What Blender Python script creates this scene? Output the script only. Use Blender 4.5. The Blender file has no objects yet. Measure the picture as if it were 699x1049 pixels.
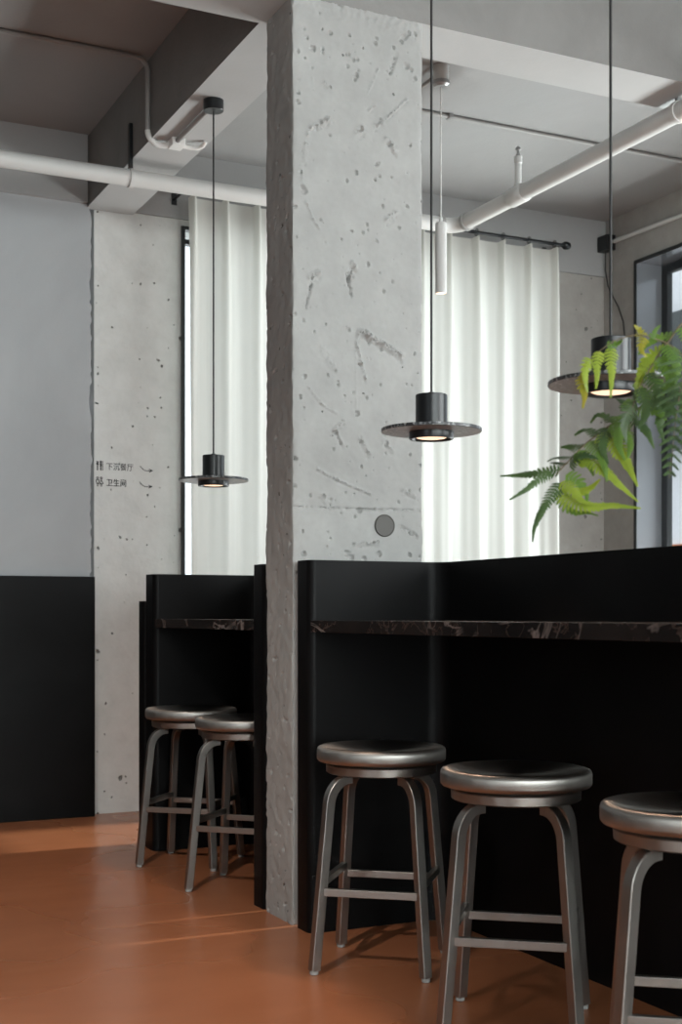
import bpy, bmesh, math, random
from math import pi, sin, cos, radians, sqrt
from mathutils import Vector, Matrix, noise

random.seed(7)
SC = bpy.context.scene
COL = SC.collection

# ------------------------------------------------------------------ helpers
class MB:
    """collects geometry for ONE mesh"""
    def __init__(self):
        self.v = []; self.f = []; self.m = []; self.cur = 0
    def add(self, vs, fs):
        o = len(self.v)
        self.v += [tuple(p) for p in vs]
        self.f += [tuple(i + o for i in q) for q in fs]
        self.m += [self.cur] * len(fs)
        return self
    def box(self, x0, y0, z0, x1, y1, z1):
        vs = [(x0,y0,z0),(x1,y0,z0),(x1,y1,z0),(x0,y1,z0),(x0,y0,z1),(x1,y0,z1),(x1,y1,z1),(x0,y1,z1)]
        return self.add(vs, [(0,3,2,1),(4,5,6,7),(0,1,5,4),(1,2,6,5),(2,3,7,6),(3,0,4,7)])
    def prism(self, poly, a, b, axis='z'):
        """poly: CCW list of 2-D points, extruded from a to b along axis"""
        n = len(poly)
        def P(p, t):
            return {'z': (p[0],p[1],t), 'y': (p[0],t,p[1]), 'x': (t,p[0],p[1])}[axis]
        vs = [P(p,a) for p in poly] + [P(p,b) for p in poly]
        fs = [tuple(range(n-1,-1,-1)), tuple(range(n,2*n))]
        fs += [(i,(i+1)%n,n+(i+1)%n,n+i) for i in range(n)]
        return self.add(vs, fs)
    def lathe(self, prof, c=(0,0,0), n=48, cap=True):
        """prof: list of (r,z)"""
        vs, fs = [], []
        for r, z in prof:
            for k in range(n):
                a = 2*pi*k/n
                vs.append((c[0]+r*cos(a), c[1]+r*sin(a), c[2]+z))
        for i in range(len(prof)-1):
            for k in range(n):
                fs.append((i*n+k, i*n+(k+1)%n, (i+1)*n+(k+1)%n, (i+1)*n+k))
        if cap:
            if prof[0][0] > 1e-6: fs.append(tuple(range(n-1,-1,-1)))
            if prof[-1][0] > 1e-6: fs.append(tuple(range((len(prof)-1)*n, len(prof)*n)))
        return self.add(vs, fs)
    def tube(self, pts, r, n=12, sect=None, up=None):
        """round (or given section) tube along a polyline"""
        pts = [Vector(p) for p in pts]
        if sect is None:
            sect = [(cos(2*pi*k/n), sin(2*pi*k/n)) for k in range(n)]
        n = len(sect)
        rr = r if isinstance(r, (list, tuple)) else [r]*len(pts)
        t0 = (pts[1]-pts[0]).normalized()
        u = Vector(up) if up else (Vector((0,0,1)) if abs(t0.z) < .9 else Vector((1,0,0)))
        vs, fs = [], []
        for i, p in enumerate(pts):
            a = pts[max(i-1,0)]; b = pts[min(i+1,len(pts)-1)]
            if 0 < i < len(pts)-1:
                d1=(p-a).normalized(); d2=(b-p).normalized(); t=(d1+d2).normalized()
                mit = 1/max(.35, t.dot(d2))
            else:
                t = (b-a).normalized(); mit = 1; d1 = t; d2 = t
            s = t.cross(u).normalized(); w = s.cross(t).normalized(); u = w
            bend = (d2-d1)
            for (x,y) in sect:
                o = (s*x + w*y)*rr[i]
                if mit > 1.0001:
                    bn = bend.normalized(); o = o + bn*(o.dot(bn))*(mit-1)
                vs.append(p+o)
        for i in range(len(pts)-1):
            for k in range(n):
                fs.append((i*n+k, i*n+(k+1)%n, (i+1)*n+(k+1)%n, (i+1)*n+k))
        fs.append(tuple(range(n-1,-1,-1))); fs.append(tuple(range((len(pts)-1)*n, len(pts)*n)))
        return self.add(vs, fs)

def obj(name, mb, mat=None, parent=None, smooth=None, bevel=0, segs=2, loc=None):
    me = bpy.data.meshes.new(name)
    me.from_pydata(mb.v, [], mb.f); me.validate()
    mats = mat if isinstance(mat, (list, tuple)) else [mat]
    for m in mats:
        if m: me.materials.append(m)
    if len(mats) > 1:
        for p, k in zip(me.polygons, mb.m): p.material_index = k
    bm = bmesh.new(); bm.from_mesh(me)
    bmesh.ops.recalc_face_normals(bm, faces=bm.faces[:])
    if bevel:
        es = [e for e in bm.edges if len(e.link_faces) == 2 and e.calc_face_angle(0) > radians(35)]
        bmesh.ops.bevel(bm, geom=es, offset=bevel, segments=segs, affect='EDGES', profile=.5, clamp_overlap=True)
    if smooth is not None:
        for f in bm.faces: f.smooth = True
        for e in bm.edges:
            if len(e.link_faces) == 2 and e.calc_face_angle(0) > radians(smooth): e.smooth = False
    bm.to_mesh(me); bm.free()
    o = bpy.data.objects.new(name, me); COL.objects.link(o)
    if parent: o.parent = parent
    if loc: o.location = loc
    return o

def tag(o, label, cat, group=None, kind=None):
    o['label'] = label; o['category'] = cat
    if group: o['group'] = group
    if kind: o['kind'] = kind
    return o
def struct(o, label, cat):
    return tag(o, label, cat, None, 'structure')
def thing(name, label, cat, loc=(0,0,0), rotz=0, group=None):
    o = bpy.data.objects.new(name, None); COL.objects.link(o)
    o.empty_display_size = .1
    o.location = loc; o.rotation_euler = (0,0,rotz)
    return tag(o, label, cat, group)
def dup(root, loc, rotz=0, label=None):
    r = root.copy(); COL.objects.link(r); r.location = loc; r.rotation_euler = (0,0,rotz)
    if label: r['label'] = label
    for ch in list(root.children):
        c = ch.copy(); COL.objects.link(c); c.parent = r
        for g in list(ch.children):
            d = g.copy(); COL.objects.link(d); d.parent = c
    return r

# camera geometry (level camera, 1 m above the floor)
F = 1344.0; CX = 349.5; HY = 630.0; TH = radians(25.8)
ST, CT = sin(TH), cos(TH)
def at_depth(px, py, d):
    X = (px-CX)/F*d
    return Vector((X*CT + d*ST, -X*ST + d*CT, 1 + (HY-py)/F*d))
def on_y(px, py, Y):
    t = (px-CX)/F
    return at_depth(px, py, Y/(CT - t*ST))
def on_x(px, py, X):
    t = (px-CX)/F
    return at_depth(px, py, X/(t*CT + ST))

# ---------------------------------------------------------------- materials
def lin(r, g, b):
    f = lambda c: (c/255/12.92 if c/255 <= .04045 else ((c/255+.055)/1.055)**2.4)
    return (f(r), f(g), f(b), 1)
class NT:
    def __init__(self, name):
        self.m = bpy.data.materials.new(name); self.m.use_nodes = True
        self.t = self.m.node_tree; self.b = self.t.nodes['Principled BSDF']
        self.out = self.t.nodes['Material Output']
        self.tc = None
    def n(self, kind, **kw):
        x = self.t.nodes.new(kind)
        for k, v in kw.items():
            if k in x.inputs: x.inputs[k].default_value = v
            else: setattr(x, k, v)
        return x
    def l(self, a, b): self.t.links.new(a, b)
    def co(self, scale=(1,1,1)):
        if not self.tc: self.tc = self.n('ShaderNodeTexCoord')
        mp = self.n('ShaderNodeMapping'); mp.inputs['Scale'].default_value = scale
        self.l(self.tc.outputs['Object'], mp.inputs['Vector']); return mp.outputs['Vector']
    def noise(self, scale, detail=4, rough=.55, sc=(1,1,1), dist=0):
        x = self.n('ShaderNodeTexNoise'); x.inputs['Scale'].default_value = scale
        x.inputs['Detail'].default_value = detail; x.inputs['Roughness'].default_value = rough
        x.inputs['Distortion'].default_value = dist
        self.l(self.co(sc), x.inputs['Vector']); return x.outputs['Fac']
    def ramp(self, fac, stops):
        x = self.n('ShaderNodeValToRGB'); e = x.color_ramp.elements
        while len(e) < len(stops): e.new(.5)
        for el, (p, c) in zip(e, stops):
            el.position = p; el.color = c if len(c) == 4 else (*c, 1)
        self.l(fac, x.inputs['Fac']); return x.outputs['Color']
    def mix(self, fac, a, b, mode='MIX'):
        x = self.n('ShaderNodeMix', data_type='RGBA', blend_type=mode)
        for s, v in ((0, fac), (6, a), (7, b)):
            if isinstance(v, (float, int, tuple)): x.inputs[s].default_value = v
            else: self.l(v, x.inputs[s])
        return x.outputs[2]
    def math(self, op, a, b=0.0):
        x = self.n('ShaderNodeMath', operation=op)
        for i, v in enumerate((a, b)):
            if isinstance(v, (float, int)): x.inputs[i].default_value = v
            else: self.l(v, x.inputs[i])
        return x.outputs[0]
    def bump(self, h, strength, dist=.01, prev=None):
        x = self.n('ShaderNodeBump'); x.inputs['Strength'].default_value = strength
        x.inputs['Distance'].default_value = dist
        self.l(h, x.inputs['Height'])
        if prev: self.l(prev, x.inputs['Normal'])
        return x.outputs['Normal']
    def set(self, **kw):
        for k, v in kw.items():
            k = k.replace('_', ' ')
            if isinstance(v, (float, int, tuple)): self.b.inputs[k].default_value = v
            else: self.l(v, self.b.inputs[k])
        return self.m

def flat(name, col, rough=.5, metal=0.0, spec=.5, bump=0.0, bscale=60):
    t = NT(name); t.set(Base_Color=col, Roughness=rough, Metallic=metal)
    t.b.inputs['Specular IOR Level'].default_value = spec
    if bump:
        t.set(Normal=t.bump(t.noise(bscale), bump, .004))
    return t.m

def concrete(name, c0, c1, pore=.5, bump=.5, poredark=(.10,.10,.095,1), patch=1.3):
    t = NT(name)
    big = t.noise(patch, 5, .6, dist=.4)
    fine = t.noise(9, 6, .65)
    col = t.ramp(big, [(.3, c0), (.7, c1)])
    dk = tuple(c*.80 for c in c0[:3]) + (1,)
    col = t.mix(.45, col, t.ramp(fine, [(.28, dk), (.5, c0), (.74, c1)]))
    nrm = None
    pores = None
    for sc, th in ((9.4, .16), (27, .2)):
        v = t.n('ShaderNodeTexVoronoi'); v.inputs['Scale'].default_value = sc
        w = t.n('ShaderNodeVectorMath', operation='ADD')
        t.l(t.co(), w.inputs[0])
        nz = t.n('ShaderNodeTexNoise'); nz.inputs['Scale'].default_value = sc*2.5
        t.l(t.co(), nz.inputs['Vector'])
        s = t.n('ShaderNodeVectorMath', operation='SCALE'); s.inputs['Scale'].default_value = .35/sc
        t.l(nz.outputs['Color'], s.inputs[0]); t.l(s.outputs[0], w.inputs[1])
        t.l(w.outputs[0], v.inputs['Vector'])
        sep = t.n('ShaderNodeSeparateColor'); t.l(v.outputs['Color'], sep.inputs[0])
        # random size per cell, only some of the cells
        rnd = t.math('SUBTRACT', sep.outputs[0], 1-pore)
        rad = t.math('MULTIPLY', t.math('MAXIMUM', rnd, 0.0), th/max(pore,.01))
        hole = t.math('SUBTRACT', rad, v.outputs['Distance'])
        hole = t.math('MULTIPLY', hole, 22.0)
        c = t.n('ShaderNodeClamp'); t.l(hole, c.inputs[0])
        pores = c.outputs[0] if pores is None else t.math('MAXIMUM', pores, c.outputs[0])
    col = t.mix(t.math('MULTIPLY', pores, .75), col, poredark)
    h = t.math('SUBTRACT', t.math('MULTIPLY', fine, .35), pores)
    nrm = t.bump(h, bump, .006)
    nrm = t.bump(t.noise(3.2, 4, .5), bump*.6, .02, nrm)
    t.set(Base_Color=col, Roughness=.85, Normal=nrm)
    t.b.inputs['Specular IOR Level'].default_value = .25
    return t.m

M = {}
M['pillar'] = concrete('pillar_concrete', (.315,.316,.307,1), (.39,.391,.38,1), .16, .8)
M['concrete'] = concrete('bare_wall_concrete', (.60,.605,.585,1), (.71,.715,.70,1), .52, 1.8)
M['grey_wall'] = concrete('warm_grey_concrete', (.30,.285,.265,1), (.39,.375,.355,1), .38, .8)
def plaster(name, c0, c1, sc=1.2, b=.15, rough=.7):
    t = NT(name)
    col = t.ramp(t.noise(sc, 5, .6, dist=.6), [(.3, c0), (.7, c1)])
    n1 = t.bump(t.noise(70, 3), b, .003); n1 = t.bump(t.noise(4, 3), b, .01, n1)
    t.set(Base_Color=col, Roughness=rough, Normal=n1)
    t.b.inputs['Specular IOR Level'].default_value = .3
    return t.m
M['plaster'] = plaster('grey_plaster', (.34,.352,.365,1), (.43,.445,.455,1), 1.0, .12, .6)
M['ceiling'] = plaster('ceiling_paint', (.29,.29,.288,1), (.335,.335,.332,1), .8, .2)
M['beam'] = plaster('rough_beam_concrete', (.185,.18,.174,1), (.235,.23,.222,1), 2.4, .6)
M['soffit'] = plaster('smooth_soffit_lightened', (.39,.39,.386,1), (.44,.44,.436,1), 1.4, .15)  # smooth underside finish, colour raised to stand in for upward bounce light
M['room'] = plaster('room_paint', (.17,.155,.14,1), (.21,.195,.18,1))

def floor_mat():
    t = NT('terracotta_floor')
    a = t.noise(.9, 4, .5, (1,1,1), .5); b = t.noise(4, 4, .5, (1,2.2,1), .3)
    col = t.ramp(a, [(.28, (.33,.117,.050,1)), (.52, (.385,.138,.060,1)), (.75, (.44,.168,.079,1))])
    col = t.mix(.25, col, t.ramp(b, [(.3, (.28,.098,.042,1)), (.7, (.43,.168,.080,1))]))
    r = t.ramp(t.noise(1.3, 2, .5), [(.3, (.23,)*3), (.7, (.32,)*3)])
    t.set(Base_Color=col, Roughness=r, Normal=t.bump(t.noise(4, 1), .02, .006))
    t.b.inputs['Specular IOR Level'].default_value = .55
    return t.m
M['floor'] = floor_mat()

def black_metal():
    t = NT('black_sheet_metal')
    col = t.ramp(t.noise(2.2, 5, .6, dist=.8), [(.3, (.003,.003,.0032,1)), (.7, (.006,.006,.0063,1))])
    r = t.ramp(t.noise(3.1, 5, .6), [(.3, (.36,)*3), (.7, (.50,)*3)])
    t.set(Base_Color=col, Roughness=r, Normal=t.bump(t.noise(2.0, 2), .05, .02))
    t.b.inputs['Specular IOR Level'].default_value = .10
    return t.m
M['black'] = black_metal()
M['frame'] = flat('black_window_frame', (.012,.014,.015,1), .32)
M['reveal'] = flat('gloss_dark_reveal', (.34,.36,.385,1), .16, .55)
M['lamp_black'] = flat('lamp_black', (.006,.0075,.009,1), .33, bump=.05)
M['cord'] = flat('black_cord', (.01,.01,.01,1), .55)
M['white_pipe'] = flat('white_pipe_paint', (.55,.545,.53,1), .45, bump=.08, bscale=30)
M['grey_conduit'] = flat('grey_conduit', (.30,.295,.285,1), .45)
M['white_plastic'] = flat('white_plastic', (.72,.72,.70,1), .4)
M['white_tube'] = flat('white_tube_paint', (.56,.555,.54,1), .6, bump=.25, bscale=90)
M['galv'] = flat('galvanised', (.33,.33,.33,1), .4, .7)
M['recess'] = flat('recess_shade', (.078,.074,.068,1), .6, bump=.1)
M['ink'] = flat('black_ink', (.018,.018,.018,1), .7)
M['rubber'] = flat('grey_glide', (.30,.30,.29,1), .5)
M['soil'] = flat('dark_soil', (.03,.022,.015,1), .95, bump=.8, bscale=40)
M['pot'] = flat('charcoal_pot', (.05,.05,.05,1), .6, bump=.2)
M['stem'] = flat('brown_stem', (.11,.085,.035,1), .55)

def speckled(name, lift):
    t = NT(name)
    v = t.n('ShaderNodeTexVoronoi'); v.inputs['Scale'].default_value = 170; t.l(t.co(), v.inputs['Vector'])
    s = t.n('ShaderNodeSeparateColor'); t.l(v.outputs['Color'], s.inputs[0])
    col = t.ramp(s.outputs[0], [(.0, (.012,.013,.014,1)), (.62, (.03,.032,.034,1)), (.86, (.10,.105,.11,1)), (.97, (.30,.31,.31,1))])
    if lift: col = t.mix(1.0, col, (lift, lift, lift*.99, 1), 'ADD')
    t.set(Base_Color=col, Roughness=.3)
    return t.m
M['stone'] = speckled('speckled_black_stone', 0)
M['stone_lit'] = speckled('speckled_stone_lit', .32)  # same stone, colour lifted to imitate light reaching the underside from below

def marble():
    t = NT('dark_veined_marble')
    base = t.ramp(t.noise(5, 6, .6), [(.3, (.008,.007,.007,1)), (.7, (.028,.022,.020,1))])
    def vein(sc, dist, lo, hi, stretch):
        w = t.noise(sc, 5, .6, stretch, dist)
        d = t.math('ABSOLUTE', t.math('SUBTRACT', w, .5))
        return t.ramp(d, [(lo, (1,1,1,1)), (hi, (0,0,0,1))])
    v1 = vein(2.2, 1.2, .0, .016, (1.2,1.0,1.6)); v2 = vein(5.0, 1.6, .0, .012, (1,1.0,1.2))
    brk = t.ramp(t.noise(4, 3), [(.42, (0,0,0,1)), (.62, (1,1,1,1))])
    v1 = t.mix(1.0, v1, brk, 'MULTIPLY')
    col = t.mix(v1, base, (.34,.29,.27,1))
    f2 = t.mix(1.0, v2, (.28,.28,.28,1), 'MULTIPLY')
    col = t.mix(f2, col, (.25,.17,.14,1))
    t.set(Base_Color=col, Roughness=.2)
    return t.m
M['marble'] = marble()

def brushed(name, radial):
    t = NT(name)
    if radial:
        g = t.noise(40, 3, .5, (1,1,1)); 
        tan = t.n('ShaderNodeTangent', direction_type='RADIAL', axis='Z')
        t.l(tan.outputs[0], t.b.inputs['Tangent'])
        t.b.inputs['Anisotropic'].default_value = .75
        r = t.ramp(g, [(.3, (.36,)*3), (.7, (.44,)*3)])
    else:
        g = t.noise(60, 3, .5, (1,1,.08))
        r = t.ramp(g, [(.3, (.34,)*3), (.7, (.46,)*3)])
    col = t.ramp(t.noise(5, 4), [(.3, (.30,.28,.26,1)), (.7, (.38,.36,.335,1))])
    t.set(Base_Color=col, Roughness=r, Metallic=1.0)
    return t.m
M['steel'] = brushed('brushed_steel', False)
M['seat_steel'] = brushed('spun_steel', True)

def emit(name, col, s):
    t = NT(name); t.set(Base_Color=(.8,.7,.6,1))
    t.b.inputs['Emission Color'].default_value = col; t.b.inputs['Emission Strength'].default_value = s
    return t.m
M['bulb'] = emit('warm_bulb', (1,.66,.45,1), 1.5)
M['bulb_tube'] = emit('warm_bulb_tube', (1,.62,.42,1), 1.6)

def glass():
    t = NT('window_glass')
    tr = t.n('ShaderNodeBsdfTransparent'); gl = t.n('ShaderNodeBsdfGlossy'); gl.inputs['Roughness'].default_value = .01
    tr.inputs['Color'].default_value = (.93,.96,.95,1)
    fr = t.n('ShaderNodeFresnel'); fr.inputs['IOR'].default_value = 1.25
    mx = t.n('ShaderNodeMixShader'); t.l(fr.outputs[0], mx.inputs[0]); t.l(tr.outputs[0], mx.inputs[1]); t.l(gl.outputs[0], mx.inputs[2])
    t.l(mx.outputs[0], t.out.inputs['Surface'])
    return t.m
M['glass'] = glass()

def cloth():
    t = NT('white_curtain_cloth')
    weave = t.noise(400, 2, .5, (1,1,.4))
    d = t.n('ShaderNodeBsdfDiffuse'); d.inputs['Color'].default_value = (.66,.65,.61,1)
    tl = t.n('ShaderNodeBsdfTranslucent'); tl.inputs['Color'].default_value = (.82,.84,.80,1)
    nb = t.bump(weave, .1, .002); t.l(nb, d.inputs['Normal'])
    mx = t.n('ShaderNodeMixShader'); mx.inputs[0].default_value = .33
    t.l(d.outputs[0], mx.inputs[1]); t.l(tl.outputs[0], mx.inputs[2]); t.l(mx.outputs[0], t.out.inputs['Surface'])
    return t.m
M['cloth'] = cloth()

def leafmat(name, c0, c1, trans):
    t = NT(name)
    col = t.ramp(t.noise(25, 3), [(.3, c0), (.7, c1)])
    p = t.b; t.set(Base_Color=col, Roughness=.45)
    tl = t.n('ShaderNodeBsdfTranslucent'); t.l(t.mix(1.0, col, (1.3,1.3,.7,1), 'MULTIPLY'), tl.inputs['Color'])
    mx = t.n('ShaderNodeMixShader'); mx.inputs[0].default_value = trans
    t.l(p.outputs[0], mx.inputs[1]); t.l(tl.outputs[0], mx.inputs[2]); t.l(mx.outputs[0], t.out.inputs['Surface'])
    return t.m
M['leaf_dark'] = leafmat('fern_dark', (.045,.085,.03,1), (.08,.14,.045,1), .3)
M['leaf_mid'] = leafmat('fern_mid', (.10,.19,.035,1), (.17,.29,.06,1), .35)
M['leaf_bright'] = leafmat('fern_bright', (.24,.33,.04,1), (.34,.43,.06,1), .35)
M['leaf_dry'] = leafmat('fern_dry', (.30,.30,.03,1), (.42,.34,.05,1), .4)

# ---------------------------------------------------------------- room shell
XW, XE, YS, YN = -3.2, 4.9, -3.2, 6.5        # west, east, south, north faces
H = 3.38                                      # ceiling
PX0, PX1, PY0, PY1 = 1.70, 2.18, 3.875, 4.10  # pillar
ZB = 3.0                                      # soffit of the cross beam
T = .22

mb = MB().box(XW-T, YS-T, -.15, XE+T, YN+T, 0)
struct(obj('floor', mb, M['floor']), 'polished terracotta coloured cement floor under the bar stools', 'floor')
mb = MB().box(XW-T, YS-T, H, XE+T, YN+T, H+.2)
struct(obj('ceiling', mb, M['ceiling']), 'grey painted concrete ceiling above the exposed pipes', 'ceiling')

# north wall: bare concrete with the curtained window, painted band at the top
W1 = (2.208, 4.46, .80, 3.01)
ZL = 3.045
mb = MB()
mb.box(1.75, 6.47, 0, W1[0], YN+T, ZL)
mb.box(W1[0], 6.47, 0, W1[1], YN+T, W1[2])
mb.box(W1[0], 6.47, W1[3], W1[1], YN+T, ZL)
struct(obj('wall_north', mb, M['concrete']), 'pitted bare concrete wall around the curtained window', 'wall')
mb = MB().box(W1[1], 6.47, 0, XE+T, YN+T, ZL)
struct(obj('wall_northeast', mb, M['grey_wall']), 'warm grey concrete wall between the curtain and the corner', 'wall')
mb = MB().box(1.70, 6.455, ZL, XE, YN+T, H)
struct(obj('wall_north_band', mb, M['ceiling']), 'grey painted band of wall above the curtain rod', 'wall')

# left plaster wall with a jagged right edge, and the dark gap beside it
edge = []
z = 0.0
while z < ZL:
    edge.append((1.722 + .012*noise.noise((0, 0, z*7)) + .012*noise.noise((3, 0, z*33)), z))
    z += .02
edge.append((1.72, ZL))
poly = [(XW, 0)] + edge + [(XW, ZL)]
struct(obj('wall_northwest', MB().prism(poly, 6.43, 6.62, 'y'), M['plaster']), 'smooth grey plaster wall above the black wainscot', 'wall')
mb = MB().box(XW, 6.40, ZL, 1.70, YN+T, H)
struct(obj('beam', mb, M['ceiling']), 'grey beam along the top of the plaster wall', 'beam')
tag(obj('wainscot_panel', MB().box(XW+.005, 6.395, 0, 1.735, 6.428, 1.19), M['black'], bevel=.002), 'low matte black panel covering the foot of the grey plaster wall', 'wall panel')

# other walls
W2 = (3.3, 6.16, .75, 3.07)                   # east window: y0,y1,z0,z1
mb = MB()
W5 = (-1.4, 1.8, 1.2, 3.1)                     # added unseen east window, lets raking light onto the pillar
mb.box(XE, YS, 0, XE+T, W5[0], H); mb.box(XE, W5[1], 0, XE+T, W2[0], H); mb.box(XE, W5[0], 0, XE+T, W5[1], W5[2]); mb.box(XE, W5[0], W5[3], XE+T, W5[1], H); mb.box(XE, W2[1], 0, XE+T, YN, H)
mb.box(XE, W2[0], 0, XE+T, W2[1], W2[2]); mb.box(XE, W2[0], W2[3], XE+T, W2[1], H)
struct(obj('wall_east', mb, M['grey_wall']), 'warm grey wall holding the deep black framed window', 'wall')
W3 = (-.9, 4.1, .6, 2.7)                      # south windows behind the viewer
mb = MB()
mb.box(XW, YS-T, 0, W3[0], YS, H); mb.box(W3[1], YS-T, 0, XE, YS, H)
mb.box(W3[0], YS-T, 0, W3[1], YS, W3[2]); mb.box(W3[0], YS-T, W3[3], W3[1], YS, H)
struct(obj('wall_south', mb, M['room']), 'plain grey wall behind the viewer with a wide shop window', 'wall')
W4 = (-1.3, .1, .35, 2.0)                      # west window
mb = MB()
mb.box(XW-T, YS, 0, XW, W4[0], H); mb.box(XW-T, W4[1], 0, XW, YN, H)
mb.box(XW-T, W4[0], 0, XW, W4[1], W4[2]); mb.box(XW-T, W4[0], W4[3], XW, W4[1], H)
struct(obj('wall_west', mb, M['room']), 'plain grey side wall far to the left of the bar', 'wall')

# windows ---------------------------------------------------------------
def window(name, label, axis, a0, a1, z0, z1, d0, d1, bars_v, bars_h, w=.03):
    """axis 'y': window lies in an xz wall (d = y range); axis 'x': in a yz wall"""
    root = thing(name, label, 'window'); root['kind'] = 'structure'
    mb = MB()
    def bar(p0, q0, p1, q1):
        if axis == 'y': mb.box(p0, d0, q0, p1, d1, q1)
        else: mb.box(d0, p0, q0, d1, p1, q1)
    bar(a0, z0, a0+w, z1); bar(a1-w, z0, a1, z1); bar(a0+w, z1-w, a1-w, z1); bar(a0+w, z0, a1-w, z0+w)
    for b in bars_v: bar(b-w/2, z0+w, b+w/2, z1-w)
    for b in bars_h: bar(a0+w, b-.012, a1-w, b+.012)
    obj('window_frame', mb, M['frame'], root)
    mb = MB(); dm = (d0+d1)/2
    if axis == 'y': mb.box(a0+w, dm-.003, z0+w, a1-w, dm+.003, z1-w)
    else: mb.box(dm-.003, a0+w, z0+w, dm+.003, a1-w, z1-w)
    obj('pane', mb, M['glass'], root)
    return root
window('window_1', 'black framed window behind the white curtains', 'y', W1[0], W1[1], W1[2], W1[3], 6.455, 6.50, [3.33], [2.93], .018)
r2 = window('window_2', 'deep black framed window at the right edge', 'x', W2[0], W2[1], W2[2], W2[3], 5.075, 5.115, [4.75], [], .06)
# deep black reveal lining of the east window
mb = MB(); y0, y1, z0, z1 = W2; w = .012
mb.box(4.885, y1-w, z0, 5.075, y1, z1); mb.box(4.885, y0, z0, 5.075, y0+w, z1)
mb.box(4.885, y0+w, z1-w, 5.075, y1-w, z1); mb.box(4.885, y0+w, z0, 5.075, y1-w, z0+w)
obj('reveal_lining', mb, M['reveal'], r2)
mb = MB(); e = .022
mb.box(4.879, y1-e, z0, 4.8845, y1, z1).box(4.879, y0, z0, 4.8845, y0+e, z1).box(4.879, y0+e, z1-e, 4.8845, y1-e, z1).box(4.879, y0+e, z0, 4.8845, y1-e, z0+e)
obj('outer_trim', mb, M['frame'], r2)
window('window_3', 'wide shop window behind the viewer', 'y', W3[0], W3[1], W3[2], W3[3], YS-.12, YS-.06, [.35,1.6,2.85], [], .05)
window('window_4', 'narrow window in the far left wall', 'x', W4[0], W4[1], W4[2], W4[3], XW-.12, XW-.06, [], [], .05)

window('added_window', 'added unseen window in the right wall, letting in raking light', 'x', W5[0], W5[1], W5[2], W5[3], XE+.06, XE+.12, [], [], .05)
# beams -----------------------------------------------------------------
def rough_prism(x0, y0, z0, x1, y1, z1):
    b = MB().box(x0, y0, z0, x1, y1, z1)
    b.m = [1 if k == 0 else 0 for k in range(6)]      # smooth underside in the lightened tone, rough sides
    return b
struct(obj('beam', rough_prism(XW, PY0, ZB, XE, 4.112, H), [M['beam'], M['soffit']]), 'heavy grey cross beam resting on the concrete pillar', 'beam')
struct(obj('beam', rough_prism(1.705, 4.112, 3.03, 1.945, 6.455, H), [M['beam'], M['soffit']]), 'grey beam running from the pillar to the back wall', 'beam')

# pillar ----------------------------------------------------------------
def seg_dist(p, a, b):
    ab = (b[0]-a[0], b[1]-a[1]); L = ab[0]**2+ab[1]**2
    t = max(0, min(1, ((p[0]-a[0])*ab[0]+(p[1]-a[1])*ab[1])/L)) if L else 0
    q = (a[0]+ab[0]*t, a[1]+ab[1]*t)
    dx, dz = p[0]-q[0], p[1]-q[1]
    return sqrt(dx*dx+dz*dz), ab[0]*dz-ab[1]*dx
def C2(x, y): return (260+x/3.177, y/3.177)
def C6(x, y): return (285+x/4.032, 320+y/4.035)
pits = [(C2(x,y), r) for x, y, r in [(250,107,6),(193,155,8),(175,122,5),(225,160,5),(225,172,4),(395,142,6),(497,215,9),(512,228,6),(455,155,5),(305,215,5),(335,562,6),(402,533,5),(303,588,5),(395,585,5),(165,620,9),(160,608,6),(450,578,4),(500,672,5),(373,860,6),(452,918,5),(325,195,5),(335,245,7),(330,258,5),(145,330,6),(355,757,5),(420,670,5),(490,120,9),(505,110,7),(525,112,6),(480,135,7),(145,165,5),(310,115,5),(250,285,4),(340,230,4),(440,470,6),(350,420,6),(525,255,6),(135,672,5),(285,780,4)]]
pits += [(C6(x,y), r) for x, y, r in [(110,265,6),(92,348,6),(327,418,8),(293,72,5),(248,300,5),(422,298,4),(530,298,4),(70,602,6),(68,718,6),(588,632,5),(588,733,6),(545,588,5),(445,540,8),(335,820,8),(107,997,7),(285,995,8),(303,1015,9),(355,1018,8),(417,998,8),(545,1003,6),(585,1012,5),(188,760,6),(240,500,6),(372,585,6),(215,935,4),(362,80,7),(240,690,6),(540,740,5)]]
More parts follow.
